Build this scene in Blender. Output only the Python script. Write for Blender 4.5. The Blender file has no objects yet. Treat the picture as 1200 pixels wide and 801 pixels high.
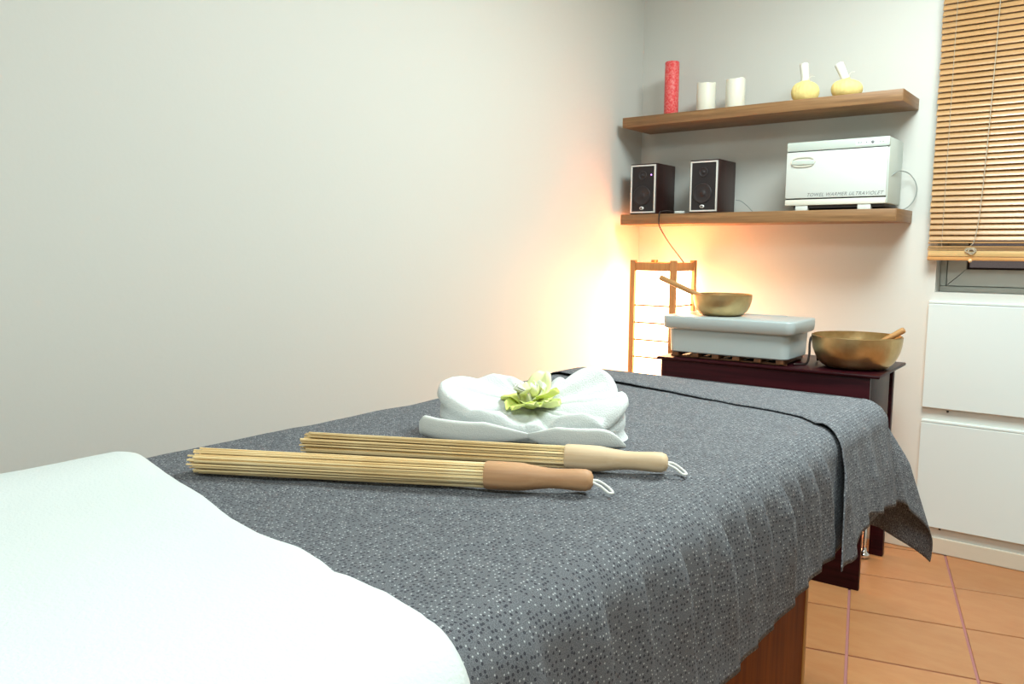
import bpy, bmesh, math, random
from mathutils import Vector, Matrix, noise

random.seed(7)
PI = math.pi
S = bpy.context.scene
C = S.collection

# ------------------------------------------------------------------ camera
F_PX = 951.17
RIGHT = Vector((0.78965198, 0.61351663, 0.0068633))
DOWN = Vector((0.07509363, -0.08553826, -0.99350096))
FWD = Vector((-0.60894228, 0.78503539, -0.11361664))
CAM_H = 1.15
cd = bpy.data.cameras.new('camera')
cam = bpy.data.objects.new('camera', cd)
C.objects.link(cam)
cd.sensor_fit = 'HORIZONTAL'
cd.sensor_width = 36.0
cd.lens = F_PX / 1200.0 * 36.0
cd.clip_start = 0.02
m3 = Matrix((RIGHT, -DOWN, -FWD)).transposed()
cam.matrix_world = Matrix.Translation((0, 0, CAM_H)) @ m3.to_4x4()
S.camera = cam

# ------------------------------------------------------------------ view, world, lights
S.view_settings.view_transform = 'Standard'
S.view_settings.look = 'None'
S.view_settings.gamma = 1.0
S.view_settings.use_curve_mapping = False
S.view_settings.exposure = 0.20

w = bpy.data.worlds.new('world')
S.world = w
w.use_nodes = True
w.node_tree.nodes['Background'].inputs['Color'].default_value = (0.42, 0.33, 0.32, 1)
w.node_tree.nodes['Background'].inputs['Strength'].default_value = 0.25


def area_light(name, loc, target, size, power, color):
    ld = bpy.data.lights.new(name, 'AREA')
    ld.shape = 'DISK'
    ld.size = size
    ld.energy = power
    ld.color = color
    o = bpy.data.objects.new(name, ld)
    C.objects.link(o)
    o.location = loc
    d = Vector(target) - Vector(loc)
    o.rotation_euler = d.to_track_quat('-Z', 'Y').to_euler()
    return o


# ceiling lamp of the room (right of the treatment table, out of frame)
area_light('ceiling_lamp_light', (-0.25, 2.10, 2.52), (-0.25, 2.1, 0), 1.0, 63, (0.855, 1.0, 0.985))
# fill light added behind the camera, as if bounced off the ceiling
area_light('rear_fill_light', (0.05, -0.30, 2.52), (-0.1, 0.3, 0.0), 0.9, 40, (0.855, 1.0, 0.985))


# ------------------------------------------------------------------ material helpers
def new_mat(name):
    m = bpy.data.materials.new(name)
    m.use_nodes = True
    nt = m.node_tree
    return m, nt, nt.nodes['Principled BSDF']


def plain(name, col, rough=0.5, metal=0.0, spec=None, bump=0.0, bscale=200, vary=0.0, vscale=6.0):
    m, nt, b = new_mat(name)
    b.inputs['Base Color'].default_value = (*col, 1)
    b.inputs['Roughness'].default_value = rough
    b.inputs['Metallic'].default_value = metal
    if spec is not None:
        b.inputs['Specular IOR Level'].default_value = spec
    if bump or vary:
        tc = nt.nodes.new('ShaderNodeTexCoord')
    if bump:
        n = nt.nodes.new('ShaderNodeTexNoise')
        n.inputs['Scale'].default_value = bscale
        n.inputs['Detail'].default_value = 4
        nt.links.new(tc.outputs['Object'], n.inputs['Vector'])
        bp = nt.nodes.new('ShaderNodeBump')
        bp.inputs['Strength'].default_value = bump
        bp.inputs['Distance'].default_value = 0.004
        nt.links.new(n.outputs['Fac'], bp.inputs['Height'])
        nt.links.new(bp.outputs['Normal'], b.inputs['Normal'])
    if vary:
        n = nt.nodes.new('ShaderNodeTexNoise')
        n.inputs['Scale'].default_value = vscale
        n.inputs['Detail'].default_value = 5
        nt.links.new(tc.outputs['Object'], n.inputs['Vector'])
        r = nt.nodes.new('ShaderNodeValToRGB')
        r.color_ramp.elements[0].position = 0.3
        r.color_ramp.elements[1].position = 0.7
        r.color_ramp.elements[0].color = (*[c * (1 - vary) for c in col], 1)
        r.color_ramp.elements[1].color = (*[min(1, c * (1 + vary)) for c in col], 1)
        nt.links.new(n.outputs['Fac'], r.inputs['Fac'])
        nt.links.new(r.outputs['Color'], b.inputs['Base Color'])
    return m


def wood(name, dark, light, axis='X', rough=0.45, scale=1.0, coat=0.0, rand=0.0):
    """grain stretched along one local axis"""
    m, nt, b = new_mat(name)
    tc = nt.nodes.new('ShaderNodeTexCoord')
    mp = nt.nodes.new('ShaderNodeMapping')
    k = {'X': (1.2, 22, 22), 'Y': (22, 1.2, 22), 'Z': (22, 22, 1.2)}[axis]
    mp.inputs['Scale'].default_value = [v * scale for v in k]
    nt.links.new(tc.outputs['Object'], mp.inputs['Vector'])
    n = nt.nodes.new('ShaderNodeTexNoise')
    n.inputs['Scale'].default_value = 3.0
    n.inputs['Detail'].default_value = 6
    n.inputs['Roughness'].default_value = 0.6
    n.inputs['Distortion'].default_value = 0.6
    nt.links.new(mp.outputs['Vector'], n.inputs['Vector'])
    r = nt.nodes.new('ShaderNodeValToRGB')
    r.color_ramp.elements[0].position = 0.32
    r.color_ramp.elements[1].position = 0.66
    r.color_ramp.elements[0].color = (*dark, 1)
    r.color_ramp.elements[1].color = (*light, 1)
    nt.links.new(n.outputs['Fac'], r.inputs['Fac'])
    col = r.outputs['Color']
    if rand:
        oi = nt.nodes.new('ShaderNodeObjectInfo')
        hs = nt.nodes.new('ShaderNodeHueSaturation')
        mr = nt.nodes.new('ShaderNodeMapRange')
        mr.inputs['To Min'].default_value = 1 - rand
        mr.inputs['To Max'].default_value = 1 + rand
        nt.links.new(oi.outputs['Random'], mr.inputs['Value'])
        nt.links.new(mr.outputs['Result'], hs.inputs['Value'])
        nt.links.new(col, hs.inputs['Color'])
        col = hs.outputs['Color']
    nt.links.new(col, b.inputs['Base Color'])
    b.inputs['Roughness'].default_value = rough
    if coat:
        b.inputs['Coat Weight'].default_value = coat
        b.inputs['Coat Roughness'].default_value = 0.25
    bp = nt.nodes.new('ShaderNodeBump')
    bp.inputs['Strength'].default_value = 0.12
    bp.inputs['Distance'].default_value = 0.002
    nt.links.new(n.outputs['Fac'], bp.inputs['Height'])
    nt.links.new(bp.outputs['Normal'], b.inputs['Normal'])
    return m


M = {}
M['wall'] = plain('wall_paint', (0.632, 0.632, 0.592), 0.55, bump=0.05, bscale=90)
M['ceiling'] = plain('ceiling_paint', (0.80, 0.80, 0.76), 0.8)
M['skirting'] = plain('skirting_ceramic', (0.62, 0.56, 0.46), 0.4)
M['grout'] = plain('grout_mauve', (0.36, 0.15, 0.14), 0.85, bump=0.2, bscale=300)
M['oak'] = wood('shelf_oak', (0.165, 0.078, 0.028), (0.335, 0.178, 0.074), 'X', 0.45)
M['oak_end'] = wood('shelf_oak_end', (0.20, 0.10, 0.04), (0.36, 0.20, 0.09), 'Y', 0.5)
M['white_lacquer'] = plain('white_lacquer', (0.69, 0.755, 0.75), 0.3)
M['white_plastic'] = plain('white_plastic', (0.67, 0.71, 0.68), 0.35)
M['cream_plastic'] = plain('cream_plastic', (0.72, 0.72, 0.63), 0.4)
M['pale_green_plastic'] = plain('pale_panel_plastic', (0.56, 0.63, 0.58), 0.35)
M['dark_gap'] = plain('dark_rubber', (0.02, 0.015, 0.015), 0.6)
M['grey_print'] = plain('grey_print', (0.20, 0.21, 0.21), 0.5)
M['grey_cable'] = plain('grey_cable', (0.30, 0.33, 0.31), 0.5)
M['dark_cable'] = plain('dark_cable', (0.02, 0.010, 0.008), 0.5)
M['pvc'] = plain('window_pvc', (0.60, 0.61, 0.56), 0.35)
M['gasket'] = plain('window_gasket', (0.03, 0.012, 0.012), 0.6)
M['speaker_box'] = wood('speaker_box', (0.018, 0.006, 0.006), (0.042, 0.013, 0.011), 'Z', 0.4, 0.6)
M['grille'] = plain('speaker_grille', (0.013, 0.009, 0.011), 0.7, bump=0.4, bscale=500)
M['silver'] = plain('silver_trim', (0.78, 0.77, 0.74), 0.35, 0.3)
M['badge_dark'] = plain('badge_dark', (0.10, 0.09, 0.10), 0.4)
M['driver'] = plain('driver_cone', (0.018, 0.012, 0.014), 0.5)
M['red_candle'] = plain('red_candle', (0.80, 0.075, 0.075), 0.5, vary=0.0)
M['white_wax'] = plain('white_wax', (0.83, 0.81, 0.70), 0.45)
M['white_wax'].node_tree.nodes['Principled BSDF'].inputs['Subsurface Weight'].default_value = 0.25
M['white_wax'].node_tree.nodes['Principled BSDF'].inputs['Subsurface Radius'].default_value = (0.01, 0.008, 0.005)
M['muslin'] = plain('yellow_muslin', (0.86, 0.69, 0.27), 0.85, bump=0.3, bscale=250, vary=0.12, vscale=40)
M['white_cotton'] = plain('white_cotton', (0.84, 0.83, 0.76), 0.9, bump=0.3, bscale=300)
M['black_wood'] = wood('dark_brown_veneer', (0.014, 0.002, 0.004), (0.036, 0.005, 0.008), 'X', 0.36, 0.7)
M['black_wood'].node_tree.nodes['Principled BSDF'].inputs['Specular IOR Level'].default_value = 0.12
M['chrome'] = plain('chrome', (0.75, 0.75, 0.75), 0.12, 1.0)
M['box_plastic'] = plain('grey_box_plastic', (0.41, 0.47, 0.475), 0.3)
M['slat_wood'] = wood('mat_slat_wood', (0.13, 0.05, 0.02), (0.22, 0.09, 0.035), 'Y', 0.5)
M['lamp_wood'] = wood('lamp_wood', (0.38, 0.16, 0.05), (0.52, 0.235, 0.075), 'Z', 0.5)
M['lamp_bar'] = plain('lamp_bar_wood', (0.30, 0.11, 0.025), 0.6)
M['wand_wood'] = wood('wand_wood', (0.36, 0.17, 0.055), (0.52, 0.27, 0.10), 'X', 0.5, 2)
M['bed_wood'] = wood('bed_cherry_wood', (0.10, 0.016, 0.0005), (0.19, 0.042, 0.001), 'Z', 0.55, 0.8)
M['bed_wood'].node_tree.nodes['Principled BSDF'].inputs['Specular IOR Level'].default_value = 0.08
M['bed_edge'] = plain('bed_edge_band', (0.40, 0.19, 0.045), 0.45)
M['mattress'] = plain('mattress_vinyl', (0.45, 0.42, 0.38), 0.5)
M['handle_brown'] = wood('whisk_handle_brown', (0.44, 0.225, 0.105), (0.55, 0.31, 0.16), 'X', 0.6, 1.5, rand=0.0)
M['handle_pale'] = wood('whisk_handle_pale', (0.62, 0.44, 0.26), (0.72, 0.55, 0.36), 'X', 0.6, 1.5)
M['bamboo'] = wood('bamboo_splint', (0.72, 0.50, 0.225), (0.88, 0.70, 0.40), 'X', 0.4, 1.0, rand=0.24)
M['blind_slat'] = wood('blind_wood', (0.40, 0.215, 0.085), (0.51, 0.295, 0.13), 'X', 0.30, 1.2, coat=0.3, rand=0.05)
M['blind_rail'] = wood('blind_rail_wood', (0.52, 0.33, 0.13), (0.66, 0.44, 0.20), 'X', 0.4, 1.2)
M['blind_rail_edge'] = wood('blind_rail_edge_wood', (0.46, 0.22, 0.07), (0.60, 0.31, 0.11), 'X', 0.4, 1.2)
M['cord'] = plain('blind_cord', (0.45, 0.38, 0.28), 0.8)
M['bead'] = plain('wooden_bead', (0.75, 0.52, 0.28), 0.4)
M['white_cord'] = plain('white_cord', (0.82, 0.82, 0.76), 0.8)
M['towel'] = plain('terry_white', (0.69, 0.72, 0.71), 0.95, bump=0.55, bscale=420)
M['towel_side'] = plain('terry_white_woven', (0.70, 0.72, 0.69), 0.95, bump=0.35, bscale=500)
M['blanket'] = plain('fleece_white', (0.63, 0.68, 0.67), 0.95, bump=0.35, bscale=240)


def mat_petal():
    m, nt, b = new_mat('petal_yellow_green')
    oi = nt.nodes.new('ShaderNodeObjectInfo')
    r = nt.nodes.new('ShaderNodeValToRGB')
    r.color_ramp.elements[0].color = (0.66, 0.74, 0.17, 1)
    r.color_ramp.elements[1].color = (0.84, 0.87, 0.50, 1)
    nt.links.new(oi.outputs['Random'], r.inputs['Fac'])
    nt.links.new(r.outputs['Color'], b.inputs['Base Color'])
    b.inputs['Roughness'].default_value = 0.55
    b.inputs['Subsurface Weight'].default_value = 0.2
    b.inputs['Subsurface Radius'].default_value = (0.006, 0.006, 0.003)
    return m


M['petal'] = mat_petal()
M['petal_white'] = plain('petal_white', (0.84, 0.86, 0.74), 0.55)


def mat_tile():
    m, nt, b = new_mat('terracotta_tile')
    tc = nt.nodes.new('ShaderNodeTexCoord')
    oi = nt.nodes.new('ShaderNodeObjectInfo')
    mp = nt.nodes.new('ShaderNodeMapping')
    mp.inputs['Scale'].default_value = (3.5, 9, 1)
    mp.inputs['Rotation'].default_value = (0, 0, -0.25)
    nt.links.new(tc.outputs['Object'], mp.inputs['Vector'])
    n = nt.nodes.new('ShaderNodeTexNoise')
    n.inputs['Scale'].default_value = 2.2
    n.inputs['Detail'].default_value = 7
    n.inputs['Roughness'].default_value = 0.62
    nt.links.new(mp.outputs['Vector'], n.inputs['Vector'])
    r = nt.nodes.new('ShaderNodeValToRGB')
    r.color_ramp.elements[0].position = 0.3
    r.color_ramp.elements[1].position = 0.72
    r.color_ramp.elements[0].color = (0.385, 0.158, 0.060, 1)
    r.color_ramp.elements[1].color = (0.44, 0.212, 0.088, 1)
    nt.links.new(n.outputs['Fac'], r.inputs['Fac'])
    hs = nt.nodes.new('ShaderNodeHueSaturation')
    mr = nt.nodes.new('ShaderNodeMapRange')
    mr.inputs['To Min'].default_value = 0.93
    mr.inputs['To Max'].default_value = 1.07
    nt.links.new(oi.outputs['Random'], mr.inputs['Value'])
    nt.links.new(mr.outputs['Result'], hs.inputs['Value'])
    nt.links.new(r.outputs['Color'], hs.inputs['Color'])
    nt.links.new(hs.outputs['Color'], b.inputs['Base Color'])
    b.inputs['Roughness'].default_value = 0.42
    return m


M['tile'] = mat_tile()


def mat_print():
    """small ring and dot print on a slate-grey woven cloth, laid out in UV metres"""
    m, nt, b = new_mat('printed_grey_cotton')
    L = nt.links.new
    uv = nt.nodes.new('ShaderNodeUVMap')
    mp = nt.nodes.new('ShaderNodeMapping')
    mp.inputs['Scale'].default_value = (165, 165, 1)
    L(uv.outputs['UV'], mp.inputs['Vector'])
    vo = nt.nodes.new('ShaderNodeTexVoronoi')
    vo.voronoi_dimensions = '2D'
    vo.inputs['Scale'].default_value = 1.0
    vo.inputs['Randomness'].default_value = 0.62
    L(mp.outputs['Vector'], vo.inputs['Vector'])
    # ring: dark where distance in a band
    ring = nt.nodes.new('ShaderNodeValToRGB')
    cr = ring.color_ramp
    cr.elements[0].position = 0.0
    cr.elements[0].color = (0.0, 0, 0, 1)
    cr.elements[1].position = 0.01
    cr.elements[1].color = (0, 0, 0, 1)
    for p, v in ((0.06, 0.5), (0.10, 0.9), (0.22, 0.9), (0.30, 0.0)):
        e = cr.elements.new(p)
        e.color = (v, v, v, 1)
    L(vo.outputs['Distance'], ring.inputs['Fac'])
    # keep the ring on a share of the cells only
    sep = nt.nodes.new('ShaderNodeSeparateColor')
    L(vo.outputs['Color'], sep.inputs['Color'])
    gt = nt.nodes.new('ShaderNodeMath')
    gt.operation = 'LESS_THAN'
    gt.inputs[1].default_value = 0.50
    L(sep.outputs['Red'], gt.inputs[0])
    mul = nt.nodes.new('ShaderNodeMath')
    mul.operation = 'MULTIPLY'
    L(ring.outputs['Color'], mul.inputs[0])
    L(gt.outputs[0], mul.inputs[1])
    # white dots on the other cells
    dot = nt.nodes.new('ShaderNodeMath')
    dot.operation = 'LESS_THAN'
    dot.inputs[1].default_value = 0.17
    L(vo.outputs['Distance'], dot.inputs[0])
    inv = nt.nodes.new('ShaderNodeMath')
    inv.operation = 'GREATER_THAN'
    inv.inputs[1].default_value = 0.70
    L(sep.outputs['Red'], inv.inputs[0])
    dm = nt.nodes.new('ShaderNodeMath')
    dm.operation = 'MULTIPLY'
    L(dot.outputs[0], dm.inputs[0])
    L(inv.outputs[0], dm.inputs[1])
    # weave noise
    nz = nt.nodes.new('ShaderNodeTexNoise')
    nz.inputs['Scale'].default_value = 5.0
    nz.inputs['Detail'].default_value = 3
    L(mp.outputs['Vector'], nz.inputs['Vector'])
    base = nt.nodes.new('ShaderNodeValToRGB')
    base.color_ramp.elements[0].position = 0.35
    base.color_ramp.elements[1].position = 0.65
    base.color_ramp.elements[0].color = (0.072, 0.077, 0.088, 1)
    base.color_ramp.elements[1].color = (0.185, 0.190, 0.203, 1)
    L(nz.outputs['Fac'], base.inputs['Fac'])
    m1 = nt.nodes.new('ShaderNodeMix')
    m1.data_type = 'RGBA'
    L(mul.outputs[0], m1.inputs['Factor'])
    L(base.outputs['Color'], m1.inputs['A'])
    m1.inputs['B'].default_value = (0.022, 0.022, 0.032, 1)
    m2 = nt.nodes.new('ShaderNodeMix')
    m2.data_type = 'RGBA'
    L(dm.outputs[0], m2.inputs['Factor'])
    L(m1.outputs['Result'], m2.inputs['A'])
    m2.inputs['B'].default_value = (0.40, 0.42, 0.43, 1)
    L(m2.outputs['Result'], b.inputs['Base Color'])
    b.inputs['Roughness'].default_value = 0.9
    b.inputs['Specular IOR Level'].default_value = 0.2
    bp = nt.nodes.new('ShaderNodeBump')
    bp.inputs['Strength'].default_value = 0.25
    bp.inputs['Distance'].default_value = 0.001
    L(nz.outputs['Fac'], bp.inputs['Height'])
    L(bp.outputs['Normal'], b.inputs['Normal'])
    return m


M['print'] = mat_print()


def mat_brass():
    m, nt, b = new_mat('hammered_brass')
    L = nt.links.new
    tc = nt.nodes.new('ShaderNodeTexCoord')
    n = nt.nodes.new('ShaderNodeTexNoise')
    n.inputs['Scale'].default_value = 14
    n.inputs['Detail'].default_value = 6
    L(tc.outputs['Object'], n.inputs['Vector'])
    r = nt.nodes.new('ShaderNodeValToRGB')
    r.color_ramp.elements[0].position = 0.3
    r.color_ramp.elements[1].position = 0.7
    r.color_ramp.elements[0].color = (0.44, 0.29, 0.12, 1)
    r.color_ramp.elements[1].color = (0.66, 0.49, 0.25, 1)
    L(n.outputs['Fac'], r.inputs['Fac'])
    L(r.outputs['Color'], b.inputs['Base Color'])
    b.inputs['Metallic'].default_value = 0.9
    b.inputs['Roughness'].default_value = 0.36
    n2 = nt.nodes.new('ShaderNodeTexNoise')
    n2.inputs['Scale'].default_value = 60
    L(tc.outputs['Object'], n2.inputs['Vector'])
    bp = nt.nodes.new('ShaderNodeBump')
    bp.inputs['Strength'].default_value = 0.25
    bp.inputs['Distance'].default_value = 0.003
    L(n2.outputs['Fac'], bp.inputs['Height'])
    L(bp.outputs['Normal'], b.inputs['Normal'])
    return m


M['brass'] = mat_brass()


def mat_emit(name, col, strength):
    m, nt, b = new_mat(name)
    b.inputs['Base Color'].default_value = (*col, 1)
    b.inputs['Emission Color'].default_value = (*col, 1)
    b.inputs['Emission Strength'].default_value = strength
    b.inputs['Roughness'].default_value = 0.8
    return m


M['paper'] = mat_emit('glowing_lamp_paper', (1.0, 0.55, 0.27), 16.0)
M['led'] = mat_emit('violet_led', (0.62, 0.25, 1.0), 3.0)

# mottled red candle
_m = M['red_candle']
_nt = _m.node_tree
_b = _nt.nodes['Principled BSDF']
_tc = _nt.nodes.new('ShaderNodeTexCoord')
_n = _nt.nodes.new('ShaderNodeTexNoise')
_n.inputs['Scale'].default_value = 130
_n.inputs['Detail'].default_value = 3
_nt.links.new(_tc.outputs['Object'], _n.inputs['Vector'])
_r = _nt.nodes.new('ShaderNodeValToRGB')
_r.color_ramp.elements[0].position = 0.42
_r.color_ramp.elements[1].position = 0.60
_r.color_ramp.elements[0].color = (0.78, 0.05, 0.055, 1)
_r.color_ramp.elements[1].color = (0.84, 0.19, 0.18, 1)
_nt.links.new(_n.outputs['Fac'], _r.inputs['Fac'])
_nt.links.new(_r.outputs['Color'], _b.inputs['Base Color'])


# glass for the window
def mat_glass():
    m, nt, b = new_mat('window_glass')
    b.inputs['Base Color'].default_value = (0.85, 0.85, 0.85, 1)
    b.inputs['Transmission Weight'].default_value = 1.0
    b.inputs['Roughness'].default_value = 0.0
    b.inputs['IOR'].default_value = 1.5
    return m


M['glass'] = mat_glass()


# ------------------------------------------------------------------ mesh helpers
def finish(name, bm, mat, parent=None, smooth=False, loc=None, rot=None, angle=None):
    me = bpy.data.meshes.new(name)
    bmesh.ops.recalc_face_normals(bm, faces=bm.faces[:])
    bm.to_mesh(me)
    bm.free()
    me.materials.append(mat)
    if smooth:
        for p in me.polygons:
            p.use_smooth = True
        if angle:
            me.set_sharp_from_angle(angle=math.radians(angle))
    o = bpy.data.objects.new(name, me)
    C.objects.link(o)
    if parent:
        o.parent = parent
    if loc is not None:
        o.location = loc
    if rot is not None:
        o.rotation_euler = rot
    return o


def add_box(bm, x0, x1, y0, y1, z0, z1, bev=0.0, seg=2):
    r = bmesh.ops.create_cube(bm, size=1.0)
    vs = r['verts']
    for v in vs:
        v.co = Vector(((x0 + x1) / 2 + v.co.x * (x1 - x0), (y0 + y1) / 2 + v.co.y * (y1 - y0),
                       (z0 + z1) / 2 + v.co.z * (z1 - z0)))
    if bev:
        es = list({e for v in vs for e in v.link_edges})
        bmesh.ops.bevel(bm, geom=es, offset=bev, segments=seg, profile=0.5, affect='EDGES')


def box(name, b, mat, parent=None, bev=0.0, seg=2, smooth=None):
    bm = bmesh.new()
    add_box(bm, *b, bev=bev, seg=seg)
    sm = bool(bev) if smooth is None else smooth
    return finish(name, bm, mat, parent, smooth=sm, angle=40 if sm else None)


def lathe(bm, prof, seg=40, fn=None, closed=True):
    """profile of (radius, z); fn(r, z, ang) -> (r, z) bends it"""
    rings = []
    for (r, z) in prof:
        if r < 1e-6:
            rings.append([bm.verts.new((0, 0, z))])
            continue
        ring = []
        for i in range(seg):
            a = 2 * PI * i / seg
            rr, zz = (r, z) if fn is None else fn(r, z, a)
            ring.append(bm.verts.new((rr * math.cos(a), rr * math.sin(a), zz)))
        rings.append(ring)
    for a, b in zip(rings, rings[1:]):
        for i in range(seg):
            j = (i + 1) % seg
            if len(a) == 1 and len(b) == 1:
                continue
            if len(a) == 1:
                bm.faces.new((a[0], b[i], b[j]))
            elif len(b) == 1:
                bm.faces.new((a[i], a[j], b[0]))
            else:
                bm.faces.new((a[i], a[j], b[j], b[i]))


def tube(bm, pts, r, seg=8, closed=False, r2=None):
    pts = [Vector(p) for p in pts]
    n = len(pts)
    rings = []
    prev = None
    for i, p in enumerate(pts):
        if closed:
            t = pts[(i + 1) % n] - pts[i - 1]
        else:
            t = pts[min(i + 1, n - 1)] - pts[max(i - 1, 0)]
        t.normalize()
        if prev is None:
            u = t.orthogonal().normalized()
        else:
            u = (prev - t * prev.dot(t))
            u = u.normalized() if u.length > 1e-6 else t.orthogonal().normalized()
        prev = u
        v = t.cross(u)
        rad = r if r2 is None else r + (r2 - r) * i / max(1, n - 1)
        rings.append([bm.verts.new(p + (u * math.cos(2 * PI * k / seg) + v * math.sin(2 * PI * k / seg)) * rad)
                      for k in range(seg)])
    m = n if closed else n - 1
    for i in range(m):
        a, b = rings[i], rings[(i + 1) % n]
        for k in range(seg):
            bm.faces.new((a[k], a[(k + 1) % seg], b[(k + 1) % seg], b[k]))
    if not closed:
        bm.faces.new(rings[0][::-1])
        bm.faces.new(rings[-1])


def spline(pts, n=8):
    """Catmull-Rom through the points"""
    P = [Vector(p) for p in pts]
    P = [P[0] * 2 - P[1]] + P + [P[-1] * 2 - P[-2]]
    out = []
    for i in range(1, len(P) - 2):
        for k in range(n):
            t = k / n
            a, b, c, d = P[i - 1], P[i], P[i + 1], P[i + 2]
            out.append(0.5 * ((2 * b) + (c - a) * t + (2 * a - 5 * b + 4 * c - d) * t * t
                              + (3 * b - a - 3 * c + d) * t ** 3))
    out.append(P[-2])
    return out


def lerp_list(pts, x):
    if x <= pts[0][0]:
        return pts[0][1]
    for (a, b), (c, d) in zip(pts, pts[1:]):
        if x <= c:
            return b + (d - b) * (x - a) / (c - a)
    return pts[-1][1]


def grid_mesh(name, fn, nu, nv, mat, parent=None, thick=0.0, uvfn=None, flip=False):
    """sheet of cloth: fn(i, j) -> (co, (u, v)); given a thickness by solidify"""
    bm = bmesh.new()
    uvl = bm.loops.layers.uv.new('UVMap')
    V = []
    UV = {}
    for i in range(nu + 1):
        row = []
        for j in range(nv + 1):
            co, uv = fn(i / nu, j / nv)
            v = bm.verts.new(co)
            UV[v] = uv
            row.append(v)
        V.append(row)
    for i in range(nu):
        for j in range(nv):
            q = (V[i][j], V[i + 1][j], V[i + 1][j + 1], V[i][j + 1])
            f = bm.faces.new(q[::-1] if flip else q)
            for l in f.loops:
                l[uvl].uv = UV[l.vert]
    me = bpy.data.meshes.new(name)
    bm.to_mesh(me)
    bm.free()
    me.materials.append(mat)
    for p in me.polygons:
        p.use_smooth = True
    o = bpy.data.objects.new(name, me)
    C.objects.link(o)
    if parent:
        o.parent = parent
    if thick:
        md = o.modifiers.new('thickness', 'SOLIDIFY')
        md.thickness = thick
        md.offset = -1
    return o


def tag(o, label, cat, group=None):
    o['label'] = label
    o['category'] = cat
    if group:
        o['group'] = group
    return o


def thing(name, label, cat, loc=(0, 0, 0), rz=0.0, group=None):
    o = bpy.data.objects.new(name, None)
    o.empty_display_size = 0.05
    C.objects.link(o)
    o.location = loc
    o.rotation_euler = (0, 0, rz)
    return tag(o, label, cat, group)


def struct(name, bm, mat, smooth=False):
    o = finish(name, bm, mat, smooth=smooth)
    o['kind'] = 'structure'
    return o


def text_mesh(name, body, size, mat, parent, loc, rot, shear=0.0, extrude=0.0003, xscale=1.0):
    cu = bpy.data.curves.new('lettering_curve', 'FONT')
    cu.body = body
    cu.size = size
    cu.shear = shear
    cu.extrude = extrude
    cu.align_x = 'LEFT'
    cu.space_character = 1.12
    t = bpy.data.objects.new('lettering_curve', cu)
    C.objects.link(t)
    bpy.context.view_layer.update()
    dg = bpy.context.evaluated_depsgraph_get()
    me = bpy.data.meshes.new_from_object(t.evaluated_get(dg))
    bpy.data.objects.remove(t)
    me.materials.clear()
    me.materials.append(mat)
    o = bpy.data.objects.new(name, me)
    C.objects.link(o)
    o.parent = parent
    o.location = loc
    o.rotation_euler = rot
    o.scale = (xscale, 1, 1)
    return o


# ------------------------------------------------------------------ the room
XL, XR, YB, YF, ZC = -1.88, 2.30, 3.389, -2.10, 2.58
WX0, WX1, WZ0, WZ1 = -0.618, 0.62, 1.0, 2.12      # window opening

bm = bmesh.new()
add_box(bm, XL - 0.2, XR + 0.2, YF - 0.2, YB + 0.2, -0.2, -0.004)
floor = struct('floor', bm, M['grout'])
bm = bmesh.new()
add_box(bm, XL - 0.1, XL, YF - 0.1, YB + 0.1, -0.1, ZC)
struct('wall_left', bm, M['wall'])
bm = bmesh.new()
add_box(bm, XR, XR + 0.1, YF - 0.1, YB + 0.1, -0.1, ZC)
struct('wall_right', bm, M['wall'])
bm = bmesh.new()
add_box(bm, XL, XR, YF - 0.1, YF, -0.1, ZC)
struct('wall_front', bm, M['wall'])
bm = bmesh.new()
add_box(bm, XL - 0.1, XR + 0.1, YF - 0.1, YB + 0.3, ZC, ZC + 0.1)
struct('ceiling', bm, M['ceiling'])
# back wall around the window opening, one clean outline with a hole
bm = bmesh.new()
T = 0.26
outer = [(XL, -0.1), (XR, -0.1), (XR, ZC), (XL, ZC)]
inner = [(WX0, WZ0), (WX1, WZ0), (WX1, WZ1), (WX0, WZ1)]
rings = []
for y in (YB, YB + T):
    rings.append(([bm.verts.new((x, y, z)) for x, z in outer], [bm.verts.new((x, y, z)) for x, z in inner]))
for k in range(4):
    j = (k + 1) % 4
    for o_, i_ in rings:
        bm.faces.new((o_[k], o_[j], i_[j], i_[k]))
    for idx in (0, 1):
        a, b = rings[0][idx], rings[1][idx]
        bm.faces.new((a[k], a[j], b[j], b[k]))
struct('wall_back', bm, M['wall'])

# skirting along the back wall
bm = bmesh.new()
add_box(bm, XL, XR, YB - 0.010, YB, 0.0, 0.062, bev=0.003)
struct('baseboard_back', bm, M['skirting'])
bm = bmesh.new()
add_box(bm, XL, XL + 0.010, YF, YB - 0.010, 0.0, 0.062, bev=0.003)
struct('baseboard_left', bm, M['skirting'])

# floor tiles, laid at an angle to the walls
TA = 0.25306
ex, ey = Vector((math.cos(TA), math.sin(TA))), Vector((-math.sin(TA), math.cos(TA)))
PITCH = 0.330
U0, V0 = 0.012, 2.745


def clip(poly, nx, ny, d):
    out = []
    for a, b in zip(poly, poly[1:] + poly[:1]):
        da, db = a[0] * nx + a[1] * ny - d, b[0] * nx + b[1] * ny - d
        if da <= 0:
            out.append(a)
        if (da < 0 < db) or (db < 0 < da):
            t = da / (da - db)
            out.append((a[0] + (b[0] - a[0]) * t, a[1] + (b[1] - a[1]) * t))
    return out


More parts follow.
